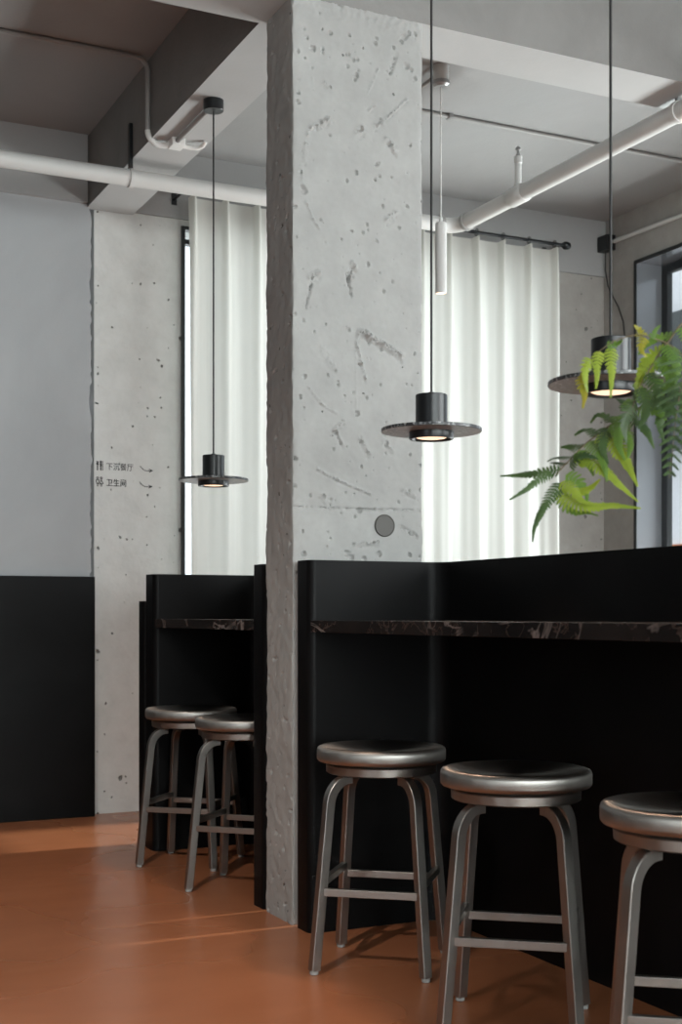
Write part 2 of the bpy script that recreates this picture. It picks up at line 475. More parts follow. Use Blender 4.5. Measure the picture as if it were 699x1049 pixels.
ridges = [  # (polyline px, half width m, height m)
 ([C2(465,178),C2(443,235)], .008, -.005), ([C2(405,228),C2(375,300)], .006, .003),
 ([C2(243,392),C2(205,408),C2(183,418),C2(172,470),C2(166,525)], .008, .005), ([C2(240,390),C2(225,402)], .013, .006),
 ([C2(498,325),C2(450,370),C2(405,410)], .006, .004), ([C2(415,400),C2(400,412)], .013, .006),
 ([C2(355,420),C2(340,432)], .014, .006), ([C2(435,455),C2(460,488)], .014, .006),
 ([C2(155,540),C2(158,600)], .006, .004), ([C2(172,660),C2(190,710),C2(212,742)], .007, .004),
 ([C2(432,715),C2(462,690)], .014, .005), ([C2(212,888),C2(188,905)], .013, .006), ([C2(190,900),C2(186,930),C2(170,995)], .006, -.004),
 ([C2(322,858),C2(330,868)], .013, .006), ([C2(318,878),C2(308,905),C2(318,955)], .008, -.006), ([C2(395,345),C2(375,360)], .006, .003),
 ([C2(190,250),C2(195,290)], .006, .003), ([C2(230,270),C2(240,280)], .012, .003),
 ([C6(345,80),C6(375,100),C6(430,130),C6(508,180)], .014, .007), ([C6(332,90),C6(328,150),C6(340,210),C6(358,275)], .009, .006),
 ([C6(322,90),C6(324,400)], .0035, .0025), ([C6(128,310),C6(175,375),C6(240,415)], .006, .003),
 ([C6(270,450),C6(235,490),C6(265,545)], .009, .005), ([C6(240,495),C6(262,545)], .006, -.005),
 ([C6(340,520),C6(372,585)], .012, .005), ([C6(440,535),C6(470,570)], .010, .005),
 ([C6(165,648),C6(240,690),C6(380,750)], .006, .004), ([C6(180,760),C6(190,780)], .010, .004),
 ([C6(515,735),C6(560,755)], .010, .004), ([C6(510,885),C6(575,925)], .006, -.005),
 ([C6(50,800),C6(330,812),C6(595,818)], .0035, -.0045),
 ([C6(330,955),C6(410,950)], .010, .004), ([C6(180,150),C6(230,220)], .020, .003),
]
pits = [((lambda w: (w.x, w.z))(on_y(p[0], p[1], PY0)), r*.0009) for p, r in pits]
ridges = [([(lambda w: (w.x, w.z))(on_y(p[0], p[1], PY0)) for p in pl], hw, h) for pl, hw, h in ridges]
for k in range(230):
    pits.append(((random.uniform(PX0, PX1), random.uniform(1.1, 3.0)), random.choice((.0014,.0018,.0022,.003,.0042))))
def front_h(x, z):
    """positive = towards the viewer"""
    h = .0022*noise.noise((x*3, 5, z*3)) + .0014*noise.noise((x*14, 1, z*14)) + .0008*noise.noise((x*48, 4, z*48))
    for (a, r) in pits:
        dx = x-a[0]; dz = z-a[1]
        if abs(dx) < r*2.2 and abs(dz) < r*2.2:
            d = sqrt(dx*dx+dz*dz)*(1+.35*noise.noise((x*120, 2, z*120)))
            if d < r*1.5: h -= min(.010, r*1.7)*max(0, min(1, (1.5-d/r)/.7))
    for pl, hw, hh in ridges:
        for a, b in zip(pl, pl[1:]):
            if x < min(a[0],b[0])-2.6*hw or x > max(a[0],b[0])+2.6*hw or z < min(a[1],b[1])-2.6*hw or z > max(a[1],b[1])+2.6*hw: continue
            d, s = seg_dist((x, z), a, b)
            nz = .6+.7*noise.noise((x*70, 9, z*70))+.8*noise.noise((x*150, 2, z*150))
            g = math.exp(-(d/hw)**2*1.6)
            h += 1.7*hh*g*nz
            d2, _ = seg_dist((x, z+hw*1.2), a, b)
            h -= 1.0*abs(hh)*math.exp(-(d2/(hw*.8))**2*2)*nz
    if z > 2.93:     # crumbled top
        k = (z-2.93)/.07
        h += k*(.004*noise.noise((x*60, 3, z*60)) - .008*max(0, noise.noise((x*35, 8, z*35))) )
    return h
def chip(z, s):
    return .0025 + .004*noise.noise((s, 0, z*6))+ .004*max(0, noise.noise((s, 3, z*25))) + .022*max(0, noise.noise((s, 7, z*13))-.42)
def build_pillar():
    NX, NY, NZ = 140, 56, 860
    mb = MB()
    vs = []; cols = []
    zs = [ (ZB+.002)*k/NZ for k in range(NZ+1) ]
    # loop: left face (back->front) then front face (left->right), then right & back corners
    for z in zs:
        cl, cr = chip(z, 1.3), chip(z, 9.1)
        cb = chip(z, 4.4)
        row = []
        for j in range(NY):                       # left face, y from PY1 to PY0
            y = PY1 + (PY0-PY1)*j/NY
            b = max(0, 1-(y-PY0)/.02); bb = max(0, 1-(PY1-y)/.02)
            n = .002*noise.noise((2, y*5, z*5)) + .0022*noise.noise((2, y*30, z*30))
            n -= .02*max(0, noise.noise((7, y*45, z*45))-.42)
            row.append((PX0 - n + cl*b*b + cb*bb*bb, y, z))
        for i in range(NX+1):
            x = PX0 + (PX1-PX0)*i/NX
            b = max(0, 1-(x-PX0)/.02); c = max(0, 1-(PX1-x)/.02)
            h = front_h(x, z) if z > .95 else .002*noise.noise((x*3, 5, z*3))
            row.append((x + (cl*.9 if i == 0 else 0) - (cr*.9 if i == NX else 0), PY0 - h + cl*b*b + cr*c*c, z))
        row.append((PX1, PY1, z))
        vs += row; n_row = len(row)
    fs = []
    for k in range(NZ):
        for i in range(n_row):
            a = k*n_row+i; b = k*n_row+(i+1) % n_row
            fs.append((a, b, b+n_row, a+n_row))
    fs.append(tuple(range(n_row-1, -1, -1))); fs.append(tuple(range(NZ*n_row, (NZ+1)*n_row)))
    mb.add(vs, fs)
    return mb
struct(obj('pillar', build_pillar(), M['pillar'], smooth=40), 'square pale concrete pillar with trowel marks and pits', 'pillar')

p = on_y(394, 538.5, PY0)  # flat dark disc stands for the shade inside a round hole
mb = MB().lathe([(0,0),(.0375,0),(.0375,.006),(.0345,.0085),(.033,.0065),(0,.0065)], n=40)
o = obj('recess_disc', mb, M['recess'], smooth=30); o.rotation_euler = (pi/2, 0, 0); o.location = (p.x, PY0+.002, p.z)
tag(o, 'flat dark disc in place of a round hole low in the concrete pillar', 'cover plate')

# ---------------------------------------------------------------- bar screens
HB = 1.173
def arc(cx, cy, r, a0, a1, n=8):
    return [(cx+r*cos(radians(a0+(a1-a0)*k/n)), cy+r*sin(radians(a0+(a1-a0)*k/n))) for k in range(n+1)]
XL, XI, XO = PX0, 2.18, 2.25
RC = .025
# right bay: end panel (along x) + side panel (along y)
YE0, YE1 = 3.745, 3.855
poly = arc(XL+RC, YE0+RC, RC, 180, 270) + arc(XI-.06, YE0-.06, .06, 90, 0) + [(XI, .9), (XO, .9), (XO, YE1)] + arc(XL+RC, YE1-RC, RC, 90, 180)
right = obj('bar_screen', MB().prism(poly, 0, HB, 'z'), M['black'], smooth=30)
tag(right, 'long black bar screen in front of the pillar, behind the three large stools', 'bar screen', 'black bar screens')
# left bay: near end panel behind the pillar, side panel, far end panel
YN0, YN1, YF0, YF1 = 4.115, 4.227, 5.335, 5.465
poly = (arc(XL+RC, YN0+RC, RC, 180, 270) + [(XO, YN0), (XO, YF1)] + arc(XL+RC, YF1-RC, RC, 90, 180) + arc(XL+RC, YF0+RC, RC, 180, 270)
        + arc(XI-.06, YF0-.06, .06, 90, 0) + [(XI, YN1)] + arc(XL+RC, YN1-RC, RC, 90, 180))
left = obj('bar_screen', MB().prism(poly, 0, HB, 'z'), M['black'], smooth=30)
tag(left, 'short black bar screen behind the pillar, around the two distant stools', 'bar screen', 'black bar screens')
o = obj('divider_panel', MB().prism(arc(XL+.01, 5.47+.01, .01, 180, 270, 3)+[(XO, 5.47), (XO, 5.555)]+arc(XL+.01, 5.545, .01, 90, 180, 3), 0, 1.06, 'z'), M['black'], smooth=30)
tag(o, 'lower black panel standing against the far end of the short bar', 'panel')

LZ0, LZ1 = .947, .983
poly = [(XL+.004, .9), (XI-.001, .9)] + [(XI-.001, YE0-.06)] + arc(XI-.0625, YE0-.0625, .06, 0, 90) + [(XL+.004, YE0-.002)]
o = obj('marble_ledge', MB().prism(poly, LZ0, LZ1, 'z'), M['marble'], bevel=.002)
tag(o, 'dark veined marble ledge above the three large stools', 'ledge', 'marble bar ledges')
poly = [(XL+.004, YN1+.002), (XI-.001, YN1+.002)] + [(XI-.001, YF0-.06)] + arc(XI-.0625, YF0-.0625, .06, 0, 90) + [(XL+.004, YF0-.002)]
o = obj('marble_ledge', MB().prism(poly, LZ0, LZ1, 'z'), M['marble'], bevel=.002)
tag(o, 'dark veined marble ledge above the two distant stools', 'ledge', 'marble bar ledges')

# ---------------------------------------------------------------- stools
def make_stool(label):
    root = thing('bar_stool', label, 'stool', group='brushed steel stools at the bar')
    # seat: dished spun disc
    prof = [(0,.609),(.02,.609),(.06,.610),(.10,.6135),(.135,.6195),(.155,.6240),(.168,.6256),(.1755,.6252),(.1805,.6232),(.1837,.6190),(.1850,.6130),(.1850,.5950),(.1840,.5890),(.1805,.5845),(.172,.582),(.150,.582),(.150,.5805),(0,.5805)]
    obj('seat', MB().lathe(prof[::-1], n=72), M['seat_steel'], root, smooth=35)
    obj('swivel_plate', MB().lathe([(0,.576),(.130,.576),(.130,.5805),(0,.5805)], n=40), M['lamp_black'], root, smooth=35)
    obj('seat_ring', MB().lathe([(0,.550),(.153,.550),(.158,.553),(.159,.573),(.156,.576),(0,.576)], n=64), M['steel'], root, smooth=35)
    s = .0134
    sq = [(-s,-s*.86),(-s*.86,-s),(s*.86,-s),(s,-s*.86),(s,s*.86),(s*.86,s),(-s*.86,s),(-s,s*.86)]
    def R(z): return .2235 - (.2235-.172)*z/.50       # leg axis radius at height z
    for k in range(4):
        a = pi/4 + k*pi/2
        d = Vector((cos(a), sin(a), 0))
        pts = [(R(.012), .012), (R(.25), .25), (R(.47), .47)]
        # bend into the horizontal under the ring
        for j in range(1, 9):
            t = j/8; ang = t*(pi/2+.1) 
            pts.append((R(.47) - .0 - .058*(1-cos(ang)) - .005*sin(ang),   .47 + .067*sin(min(ang, pi/2))))
        pts.append((.104, .537))
        leg = obj('leg', MB().tube([tuple(d*r + Vector((0,0,z))) for r, z in pts], 1, sect=sq, up=d), M['steel'], root, smooth=25)
        g = d*R(0.006)
        obj('glide', MB().lathe([(0,0),(.010,0),(.0125,.002),(.0125,.012),(0,.012)], c=(g.x, g.y, 0), n=16), M['rubber'], leg, smooth=40)
    for k in range(4):
        a0 = pi/4 + k*pi/2; a1 = a0 + pi/2
        z = .228 if k % 2 == 0 else .252
        # k=0: +y side, k=2: -y side (low), the two flanks sit one rail higher
        p0 = Vector((cos(a0), sin(a0), 0))*R(z); p1 = Vector((cos(a1), sin(a1), 0))*R(z)
        e = (p1-p0).normalized()*.006
        p0 += e; p1 -= e
        p0.z = p1.z = z
        h = .0105; c = .0085
        sec = [(-c,-h),(c,-h),(c,h),(-c,h)]
        obj('rail', MB().tube([p0, p1], 1, sect=sec), M['steel'], root, bevel=.0015)
    return root
ST_POS = [
 (1.742, 3.338, -39.5, 'brushed steel round stool closest to the concrete pillar, in front of it'),
 (1.785, 2.708, -38.5, 'brushed steel round stool in the middle of the row of three'),
 (1.770, 2.045, -37.5, 'brushed steel round stool cut by the right edge of the photo'),
 (1.767, 5.050, -41.5, 'smaller looking steel stool farthest back, under the far end of the short bar'),
 (1.790, 4.513, -44.0, 'steel stool partly hidden by the black screen edge beside the pillar'),
]
stool = make_stool(ST_POS[0][3])
stool.location = (ST_POS[0][0], ST_POS[0][1], 0); stool.rotation_euler = (0,0,radians(ST_POS[0][2]))
for x, y, a, lb in ST_POS[1:]:
    dup(stool, (x, y, 0), radians(a), lb)

# ---------------------------------------------------------------- disc pendants
def make_pendant(label, loc, zmount):
    """root at the disc; the cord runs up to zmount"""
    root = thing('pendant_lamp', label, 'lamp', loc, group='black disc pendant lamps over the bar')
    up = zmount - loc[2]
    db = MB().lathe([(.1365,-.004),(.1375,-.003),(.1375,.004),(.1365,.005),(0,.005)], n=96, cap=False)
    db.cur = 1; db.lathe([(0,-.004),(.1365,-.004)], n=96, cap=False)
    obj('disc_shade', db, [M['stone'], M['stone_lit']], root, smooth=30)
    obj('lamp_body', MB().lathe([(0,.005),(.0435,.005),(.0435,.096),(.042,.0975),(.008,.0975),(.008,.104),(.004,.106),(0,.106)], n=64), M['lamp_black'], root, smooth=30)
    ring = obj('light_ring', MB().lathe([(.050,-.012),(.0535,-.024),(.060,-.024),(.061,-.022),(.061,-.004),(.0,-.004),(.0,-.012),(.050,-.012)], n=64, cap=False), M['lamp_black'], root, smooth=30)
    obj('bulb', MB().lathe([(0,-.0225),(.022,-.0222),(.038,-.0205),(.046,-.017),(.049,-.012),(0,-.012)], n=48), M['bulb'], ring, smooth=30)
    obj('cord', MB().tube([(0,0,.104),(0,0,up*.5),(0,0,up-.03)], .0033, n=10), M['cord'], root, smooth=40)
    obj('canopy', MB().lathe([(0,up-.042),(.038,up-.042),(.040,up-.040),(.040,up-.0005),(0,up-.0005)], n=48), M['lamp_black'], root, smooth=30)
    ld = bpy.data.lights.new('lamp_light', 'SPOT'); ld.energy = 16; ld.color = (1,.70,.52); ld.spot_size = radians(95); ld.spot_blend = .6; ld.shadow_soft_size = .03
    lo = bpy.data.objects.new('lamp_light', ld); COL.objects.link(lo); lo.parent = root; lo.location = (0,0,-.03)
    return root
make_pendant('black disc pendant lamp in front of the left curtain, smallest of the three', (1.80, 4.88, 1.532), 3.03)
make_pendant('black disc pendant lamp just right of the concrete pillar', (1.780, 3.115, 1.503), H)
make_pendant('large black disc pendant lamp partly behind the fern', (1.798, 2.35, 1.512), H)

# white tube pendant
root = thing('tube_pendant', 'slim white tube pendant lamp in front of the right curtain', 'lamp', (2.865, 4.93, 0))
obj('lamp_tube', MB().lathe([(0,2.700),(.021,2.700),(.025,2.696),(.025,2.395),(.0225,2.393),(.0225,2.42),(0,2.42)], n=40), M['white_tube'], root, smooth=30)
obj('bulb', MB().lathe([(0,2.3945),(.022,2.3945),(.022,2.405),(0,2.405)], n=32), M['bulb_tube'], root, smooth=30)
obj('stem_cap', MB().lathe([(0,2.700),(.007,2.700),(.006,2.722),(0,2.722)], n=20), M['white_plastic'], root, smooth=30)
obj('cord', MB().tube([(0,0,2.715),(0,0,3.0),(0,0,3.29)], .0026, n=10), M['white_plastic'], root, smooth=40)
can = obj('canopy', MB().lathe([(0,3.305),(.034,3.305),(.034,3.379),(0,3.379)], n=40), M['white_tube'], root, smooth=30)
obj('canopy_ring', MB().lathe([(0,3.287),(.026,3.287),(.0385,3.296),(.0385,3.312),(0,3.312)], n=40), M['galv'], can, smooth=30)
obj('feed_conduit', MB().tube([(.0,.03,3.352),(0,.25,3.352),(0,.455,3.352)], .009, n=12), M['grey_conduit'], root, smooth=40)

# ---------------------------------------------------------------- pipes
YP, XP, ZP, RP = 5.665, 3.385, 2.945, .037
root = thing('sprinkler_pipe', 'thick white painted pipe crossing under the beam and turning towards the window side', 'pipe')
pts = [(XW+.02, YP, ZP), (-1, YP, ZP), (1, YP, ZP), (2.2, YP, ZP)]
for k in range(0, 9):
    a = pi/2*k/8
    pts.append((XP-.07+.07*sin(a), YP-.07+.07*cos(a), ZP))
pts += [(XP, 5.0, ZP), (XP, 3.0, ZP), (XP, 1.0, ZP), (XP, YS+.02, ZP)]
obj('pipe_run', MB().tube(pts, RP, n=28), M['white_pipe'], root, smooth=40)
def ring_on(name, c, axis, r0, r1, L, mat=None):
    d = Vector(axis)*L/2; c = Vector(c)
    return obj(name, MB().tube([c-d, c-d*.9, c+d*.9, c+d], [r0, r1, r1, r0], n=28), mat or M['white_pipe'], root, smooth=50)
ring_on('coupling', (XP-.10, YP, ZP), (1,0,0), RP+.002, RP+.008, .026, M['grey_conduit'])
ring_on('coupling', (XP, YP-.10, ZP), (0,1,0), RP+.002, RP+.008, .026, M['grey_conduit'])
ring_on('coupling', (XP, YP-.55, ZP), (0,1,0), RP+.001, RP+.006, .12)
st = obj('sprinkler_stub', MB().lathe([(0,.02),(.021,.03),(.021,.045),(.0155,.048),(.0155,.145),(.019,.148),(.019,.178),(0,.178)], c=(XP, YP-.55, ZP), n=20), M['white_pipe'], root, smooth=40)
obj('sprinkler_head', MB().lathe([(0,.178),(.010,.178),(.010,.190),(.006,.193),(.006,.206),(.013,.209),(.013,.216),(.004,.226),(0,.226)], c=(XP, YP-.55, ZP), n=16), M['galv'], st, smooth=40)
# hangers
h1 = MB().box(1.690, YP-.013, ZP+.03, 1.7045, YP+.013, 3.185); 
obj('hanger_strap', h1, M['lamp_black'], root)
ring_on('hanger_clamp', (1.700, YP, ZP), (1,0,0), RP+.001, RP+.005, .022)
ring_on('hanger_clamp', (XP, 4.0, ZP), (0,1,0), RP+.001, RP+.005, .025)
obj('hanger_strap', MB().box(XP-.012, 3.992, ZP+RP, XP+.012, 4.008, ZB-.0005), M['galv'], root)

# conduits
YC = 5.39
root = thing('wiring_conduit', 'thin grey wiring conduit across the dark ceiling and down the beam to the distant lamp', 'conduit')
pts = [(XW+.02, YC, H-.011), (0, YC, H-.011), (1.64, YC, H-.011)]
for k in range(1, 7):
    a = pi/2*k/6; pts.append((1.64+.05*sin(a), YC, H-.011-.05*(1-cos(a))))
pts += [(1.690, YC, 3.2), (1.690, YC, 3.06)]
obj('conduit_run', MB().tube(pts, .0105, n=14), M['grey_conduit'], root, smooth=40)
for x in (.98, -.6): obj('saddle_clip', MB().box(x-.012, YC-.018, H-.024, x+.012, YC+.018, H-.0005), M['galv'], root, bevel=.004)
pts = []
for k in range(0, 8):
    a = pi/2*k/7; pts.append((1.690+.055*(1-cos(a)), YC, 3.065-.055*sin(a)))
pts += [(1.765, YC-.005, 3.009), (1.80, YC-.03, 3.012)]
obj('flexible_bend', MB().tube(pts, .0125, n=14), M['white_plastic'], root, smooth=40)
obj('junction_box', MB().box(1.775, YC-.075, 2.995, 1.835, YC-.005, 3.0295), M['white_plastic'], root, bevel=.004)
obj('lamp_feed', MB().tube([(1.80, YC-.07, 3.015), (1.80, 5.1, 3.015), (1.80, 4.925, 3.015)], .0115, n=14), M['grey_conduit'], root, smooth=40)
pts = [(1.835, YC-.04, 3.006), (1.87, YC-.04, 3.004), (1.90, YC-.045, 3.006), (1.918, YC-.06, 3.014), (1.922, YC-.08, 3.027)]
obj('cable_tail', MB().tube(pts, .009, n=12), M['white_plastic'], root, smooth=40)

root = thing('wiring_conduit', 'thin grey wiring conduit on the ceiling right of the pillar', 'conduit')
obj('conduit_run', MB().tube([(1.95, YC, H-.011), (3.3, YC, H-.011), (XE-.005, YC, H-.011)], .0105, n=14), M['grey_conduit'], root, smooth=40)
for x in (3.18, 4.10): obj('saddle_clip', MB().box(x-.012, YC-.018, H-.024, x+.012, YC+.018, H-.0005), M['galv'], root, bevel=.004)

# surface wiring at the right wall corner
root = thing('wall_cable', 'white conduit running from a black box in the corner, with a dangling wire', 'cable')
obj('wall_conduit', MB().tube([(4.885, 6.36, 3.235), (4.885, 5.2, 3.215), (4.885, 4.0, 3.20)], .0125, n=14), M['white_pipe'], root, smooth=40)
obj('junction_box', MB().box(4.835, 6.355, 3.185, 4.899, 6.45, 3.275), M['lamp_black'], root, bevel=.004)
pts = [(4.875, 6.42, 3.19), (4.88, 6.43, 3.08), (4.885, 6.41, 2.98), (4.886, 6.36, 2.90), (4.886, 6.31, 2.83), (4.888, 6.27, 2.74), (4.888, 6.25, 2.62), (4.888, 6.25, 2.45)]
obj('dangling_wire', MB().tube(pts, .004, n=8), M['cord'], root, smooth=60)

# ---------------------------------------------------------------- curtains
YCUR = 6.335
ZT, ZBOT = 3.125, .03
def make_curtain(x0, x1, seed):
    NXs, NZs = 420, 60
    pitch = .176
    vs, fs = [], []
    rs = random.Random(seed)
    amp = [rs.uniform(.75, 1.25) for _ in range(40)]; ph = [rs.uniform(-.18, .18) for _ in range(40)]
    for k in range(NZs+1):
        z = ZT + (ZBOT-ZT)*(k/NZs)**1.35
        t = (ZT-z)/(ZT-ZBOT)
        top = math.exp(-t*16)
        for i in range(NXs+1):
            s = i/NXs
            x = x0 + (x1-x0)*s
            u = (x-x0)/pitch - .12
            q = int(math.floor(u+.5)) % 40
            g = (u+.5) % 1.0 - .5                      # 0 at the pleat
            # pinched ridge at the top, rounder folds below
            ridge = math.exp(-(abs(g)/(.075+.05*min(1, t*6)))**3)
            w = .5+.5*cos(2*pi*(u*1 + ph[q]*t))
            side = math.exp(-((abs(g)-.30)/.13)**2)
            low = .55*w**1.5 + .16*side*amp[(q*3+ (1 if g > 0 else 0)) % 40] + .18*noise.noise((u*1.7, seed, z*.35))
            f = top*(.9*ridge + .05*w) + (1-top)*(.35*ridge*(math.exp(-t*3)) + low*amp[q])
            A = .072*(1-.15*top)
            xx = x + (1-top)*.006*sin(2*pi*u*2+seed)*t
            xx = x0 + (x1-x0)*s + (xx-x)
            if k == 0: z2 = z - .006*(1-ridge)
            else: z2 = z
            vs.append((xx, YCUR - A*f + .012*noise.noise((x*3, z*.8, seed)), z2))
    n = NXs+1
    for k in range(NZs):
        for i in range(NXs):
            fs.append((k*n+i, k*n+i+1, (k+1)*n+i+1, (k+1)*n+i))
    return MB().add(vs, fs), [x0+pitch*(.12+j) for j in range(int((x1-x0)/pitch)+1) if x0+pitch*(.12+j) < x1]
for x0, x1, seed, lb in ((2.198, 3.335, 3, 'white pleated curtain left of the concrete pillar'), (3.345, 4.445, 8, 'white pleated curtain right of the concrete pillar')):
    mb, pl = make_curtain(x0, x1, seed)
    c = tag(obj('curtain', mb, M['cloth'], smooth=70), lb, 'curtain', 'floor length white curtains')
    for xq in pl:
        obj('curtain_ring', MB().tube([(xq, 6.305+.0+.018*sin(a), 3.15+.018*cos(a)) for a in [2*pi*j/16 for j in range(16)]] , .0028, n=6), M['lamp_black'], c, smooth=60)
root = thing('curtain_rod', 'thin black curtain rod with a round finial', 'curtain rod')
obj('rod', MB().tube([(2.145, 6.305, 3.15), (3.3, 6.305, 3.15), (4.475, 6.305, 3.15)], .0095, n=14), M['lamp_black'], root, smooth=40)
for x, s in ((4.475, 1), (2.145, -1)):
    n = 14; prof = [(.0, .03), (.012, .028), (.02, .020), (.0235, .006), (.0235, -.006), (.02, -.016), (.013, -.022), (.013, -.028), (0, -.028)]
    o = obj('finial', MB().lathe(prof[::-1], n=24), M['lamp_black'], root, smooth=40); o.location = (x+s*.028, 6.305, 3.15); o.rotation_euler = (0, s*pi/2, 0)
for x in (2.165, 3.34, 4.452):
    obj('bracket', MB().box(x-.006, 6.305, 3.134, x+.006, 6.4545, 3.142).box(x-.014, 6.449, 3.11, x+.014, 6.4545, 3.17), M['lamp_black'], root, bevel=.001)

# ---------------------------------------------------------------- wall lettering
YT = 6.4695
def text_obj(name, body, x, z, size, parent):
    cu = bpy.data.curves.new(name, 'FONT'); cu.body = body; cu.size = size; cu.extrude = .0004; cu.space_character = 1.08
    o = bpy.data.objects.new(name, cu); COL.objects.link(o); cu.materials.append(M['ink'])
    bpy.context.view_layer.update()
    me = bpy.data.meshes.new_from_object(o.evaluated_get(bpy.context.evaluated_depsgraph_get()))
    bpy.data.objects.remove(o)
    mb = MB()
    for dx, dz in ((0,0), (.0009,0), (-.0009,0), (0,.0005), (0,-.0005)):
        mb.add([(v.co.x*.86+dx, -v.co.z+.00002*len(mb.f)/100, v.co.y*1.0+dz) for v in me.vertices], [tuple(p.vertices) for p in me.polygons])
    return obj(name, mb, M['ink'], parent, loc=(x, YT, z))
def stroke(mb, pts, w, y=YT):
    for (a, b) in zip(pts, pts[1:]):
        d = Vector((b[0]-a[0], b[1]-a[1])); 
        if d.length < 1e-6: continue
        nrm = Vector((-d.y, d.x)).normalized()*w/2
        e = d.normalized()*w*.3
        q = [(a[0]-e.x+nrm.x, a[1]-e.y+nrm.y), (a[0]-e.x-nrm.x, a[1]-e.y-nrm.y), (b[0]+e.x-nrm.x, b[1]+e.y-nrm.y), (b[0]+e.x+nrm.x, b[1]+e.y+nrm.y)]
        mb.prism(q, y-.0006, y+.0002, 'y')
def ring(mb, cx, cz, r, w):
    stroke(mb, [(cx+r*cos(2*pi*k/14), cz+r*sin(2*pi*k/14)) for k in range(15)], w)
def arrow(x, z):
    mb = MB()
    pts = [(x, z+.022), (x+.008, z+.014), (x+.018, z+.005), (x+.030, z), (x+.048, z), (x+.064, z+.002)]
    stroke(mb, pts, .0035)
    stroke(mb, [(x+.048, z+.008), (x+.066, z+.002), (x+.050, z-.006)], .004)
    return mb
xa = on_y(98, 478, 6.47).x
# cutlery row
z1 = on_y(120, 478, 6.47).z - .018
root = thing('wall_sign', 'upper painted wall direction for the sunken dining room, with cutlery symbol and arrow', 'sign', group='painted directions on the bare concrete')
mb = MB()
for dx in (-.003, 0, .003, .006): stroke(mb, [(xa+.008+dx, z1+.040), (xa+.008+dx*.9, z1+.026)], .0022)
stroke(mb, [(xa+.004, z1+.026), (xa+.014, z1+.026)], .005); stroke(mb, [(xa+.0095, z1+.024), (xa+.0095, z1-.004)], .006)
stroke(mb, [(xa+.026, z1+.041), (xa+.026, z1+.018)], .009); stroke(mb, [(xa+.026, z1+.018), (xa+.026, z1-.004)], .006); stroke(mb, [(xa+.0355, z1+.041), (xa+.0355, z1-.004)], .004)
obj('symbol', mb, M['ink'], root)
text_obj('lettering', '下沉餐厅', xa+.054, z1+.002, .040, root)
obj('arrow', arrow(on_y(143.5, 478, 6.47).x, z1+.004), M['ink'], root)
z2 = on_y(120, 494.5, 6.47).z - .018
root = thing('wall_sign', 'lower painted wall direction for the toilets, with two figures and arrow', 'sign', group='painted directions on the bare concrete')
mb = MB()
for cx, sk in ((xa+.010, 0), (xa+.029, 1)):
    ring(mb, cx, z2+.038, .0045, .004)
    if sk:
        stroke(mb, [(cx, z2+.030), (cx-.009, z2+.010), (cx+.009, z2+.010), (cx, z2+.030)], .004)
        stroke(mb, [(cx-.003, z2+.010), (cx-.003, z2-.004)], .003); stroke(mb, [(cx+.003, z2+.010), (cx+.003, z2-.004)], .003)
    else:
        stroke(mb, [(cx-.008, z2+.028), (cx+.008, z2+.028), (cx+.005, z2+.010), (cx-.005, z2+.010), (cx-.008, z2+.028)], .004)
        stroke(mb, [(cx-.003, z2+.010), (cx-.003, z2-.004)], .003); stroke(mb, [(cx+.003, z2+.010), (cx+.003, z2-.004)], .003)
obj('symbol', mb, M['ink'], root)
text_obj('lettering', '卫生间', xa+.054, z2+.002, .040, root)
obj('arrow', arrow(on_y(143.0, 494, 6.47).x, z2+.004), M['ink'], root)

# ---------------------------------------------------------------- fern
POT = Vector((1.925, 1.86, LZ1))
fern = thing('potted_fern', 'leafy green fern arching in from the right edge above the bar', 'plant', POT)
obj('pot', MB().lathe([(0,.0),(.062,.0),(.066,.004),(.085,.135),(.088,.140),(.088,.150),(.080,.150),(.078,.128),(0,.128)], n=48), M['pot'], fern, smooth=35)
obj('soil', MB().lathe([(0,.128),(.0775,.128),(.07,.134),(.03,.139),(0,.140)], n=32), M['soil'], fern, smooth=40)
VIEW = Vector((-ST, -CT, 0))
def bez(pts, n):
    """Catmull-Rom through pts"""
    out = []
    P = [pts[0]*2-pts[1]] + pts + [pts[-1]*2-pts[-2]]
    for i in range(1, len(P)-2):
        for k in range(n):
            t = k/n
            out.append(.5*((2*P[i]) + (P[i+1]-P[i-1])*t + (2*P[i-1]-5*P[i]+4*P[i+1]-P[i+2])*t*t + (3*P[i]-P[i-1]-3*P[i+1]+P[i+2])*t**3))
    out.append(pts[-1]); return out
def resample(pts, n):
    L = [0]
    for a, b in zip(pts, pts[1:]): L.append(L[-1]+(b-a).length)
    out = []; j = 0
    for k in range(n+1):
        s = L[-1]*k/n
        while j < len(L)-2 and L[j+1] < s: j += 1
        t = (s-L[j])/max(1e-9, L[j+1]-L[j]); out.append(pts[j].lerp(pts[j+1], t))
    return out, L[-1]
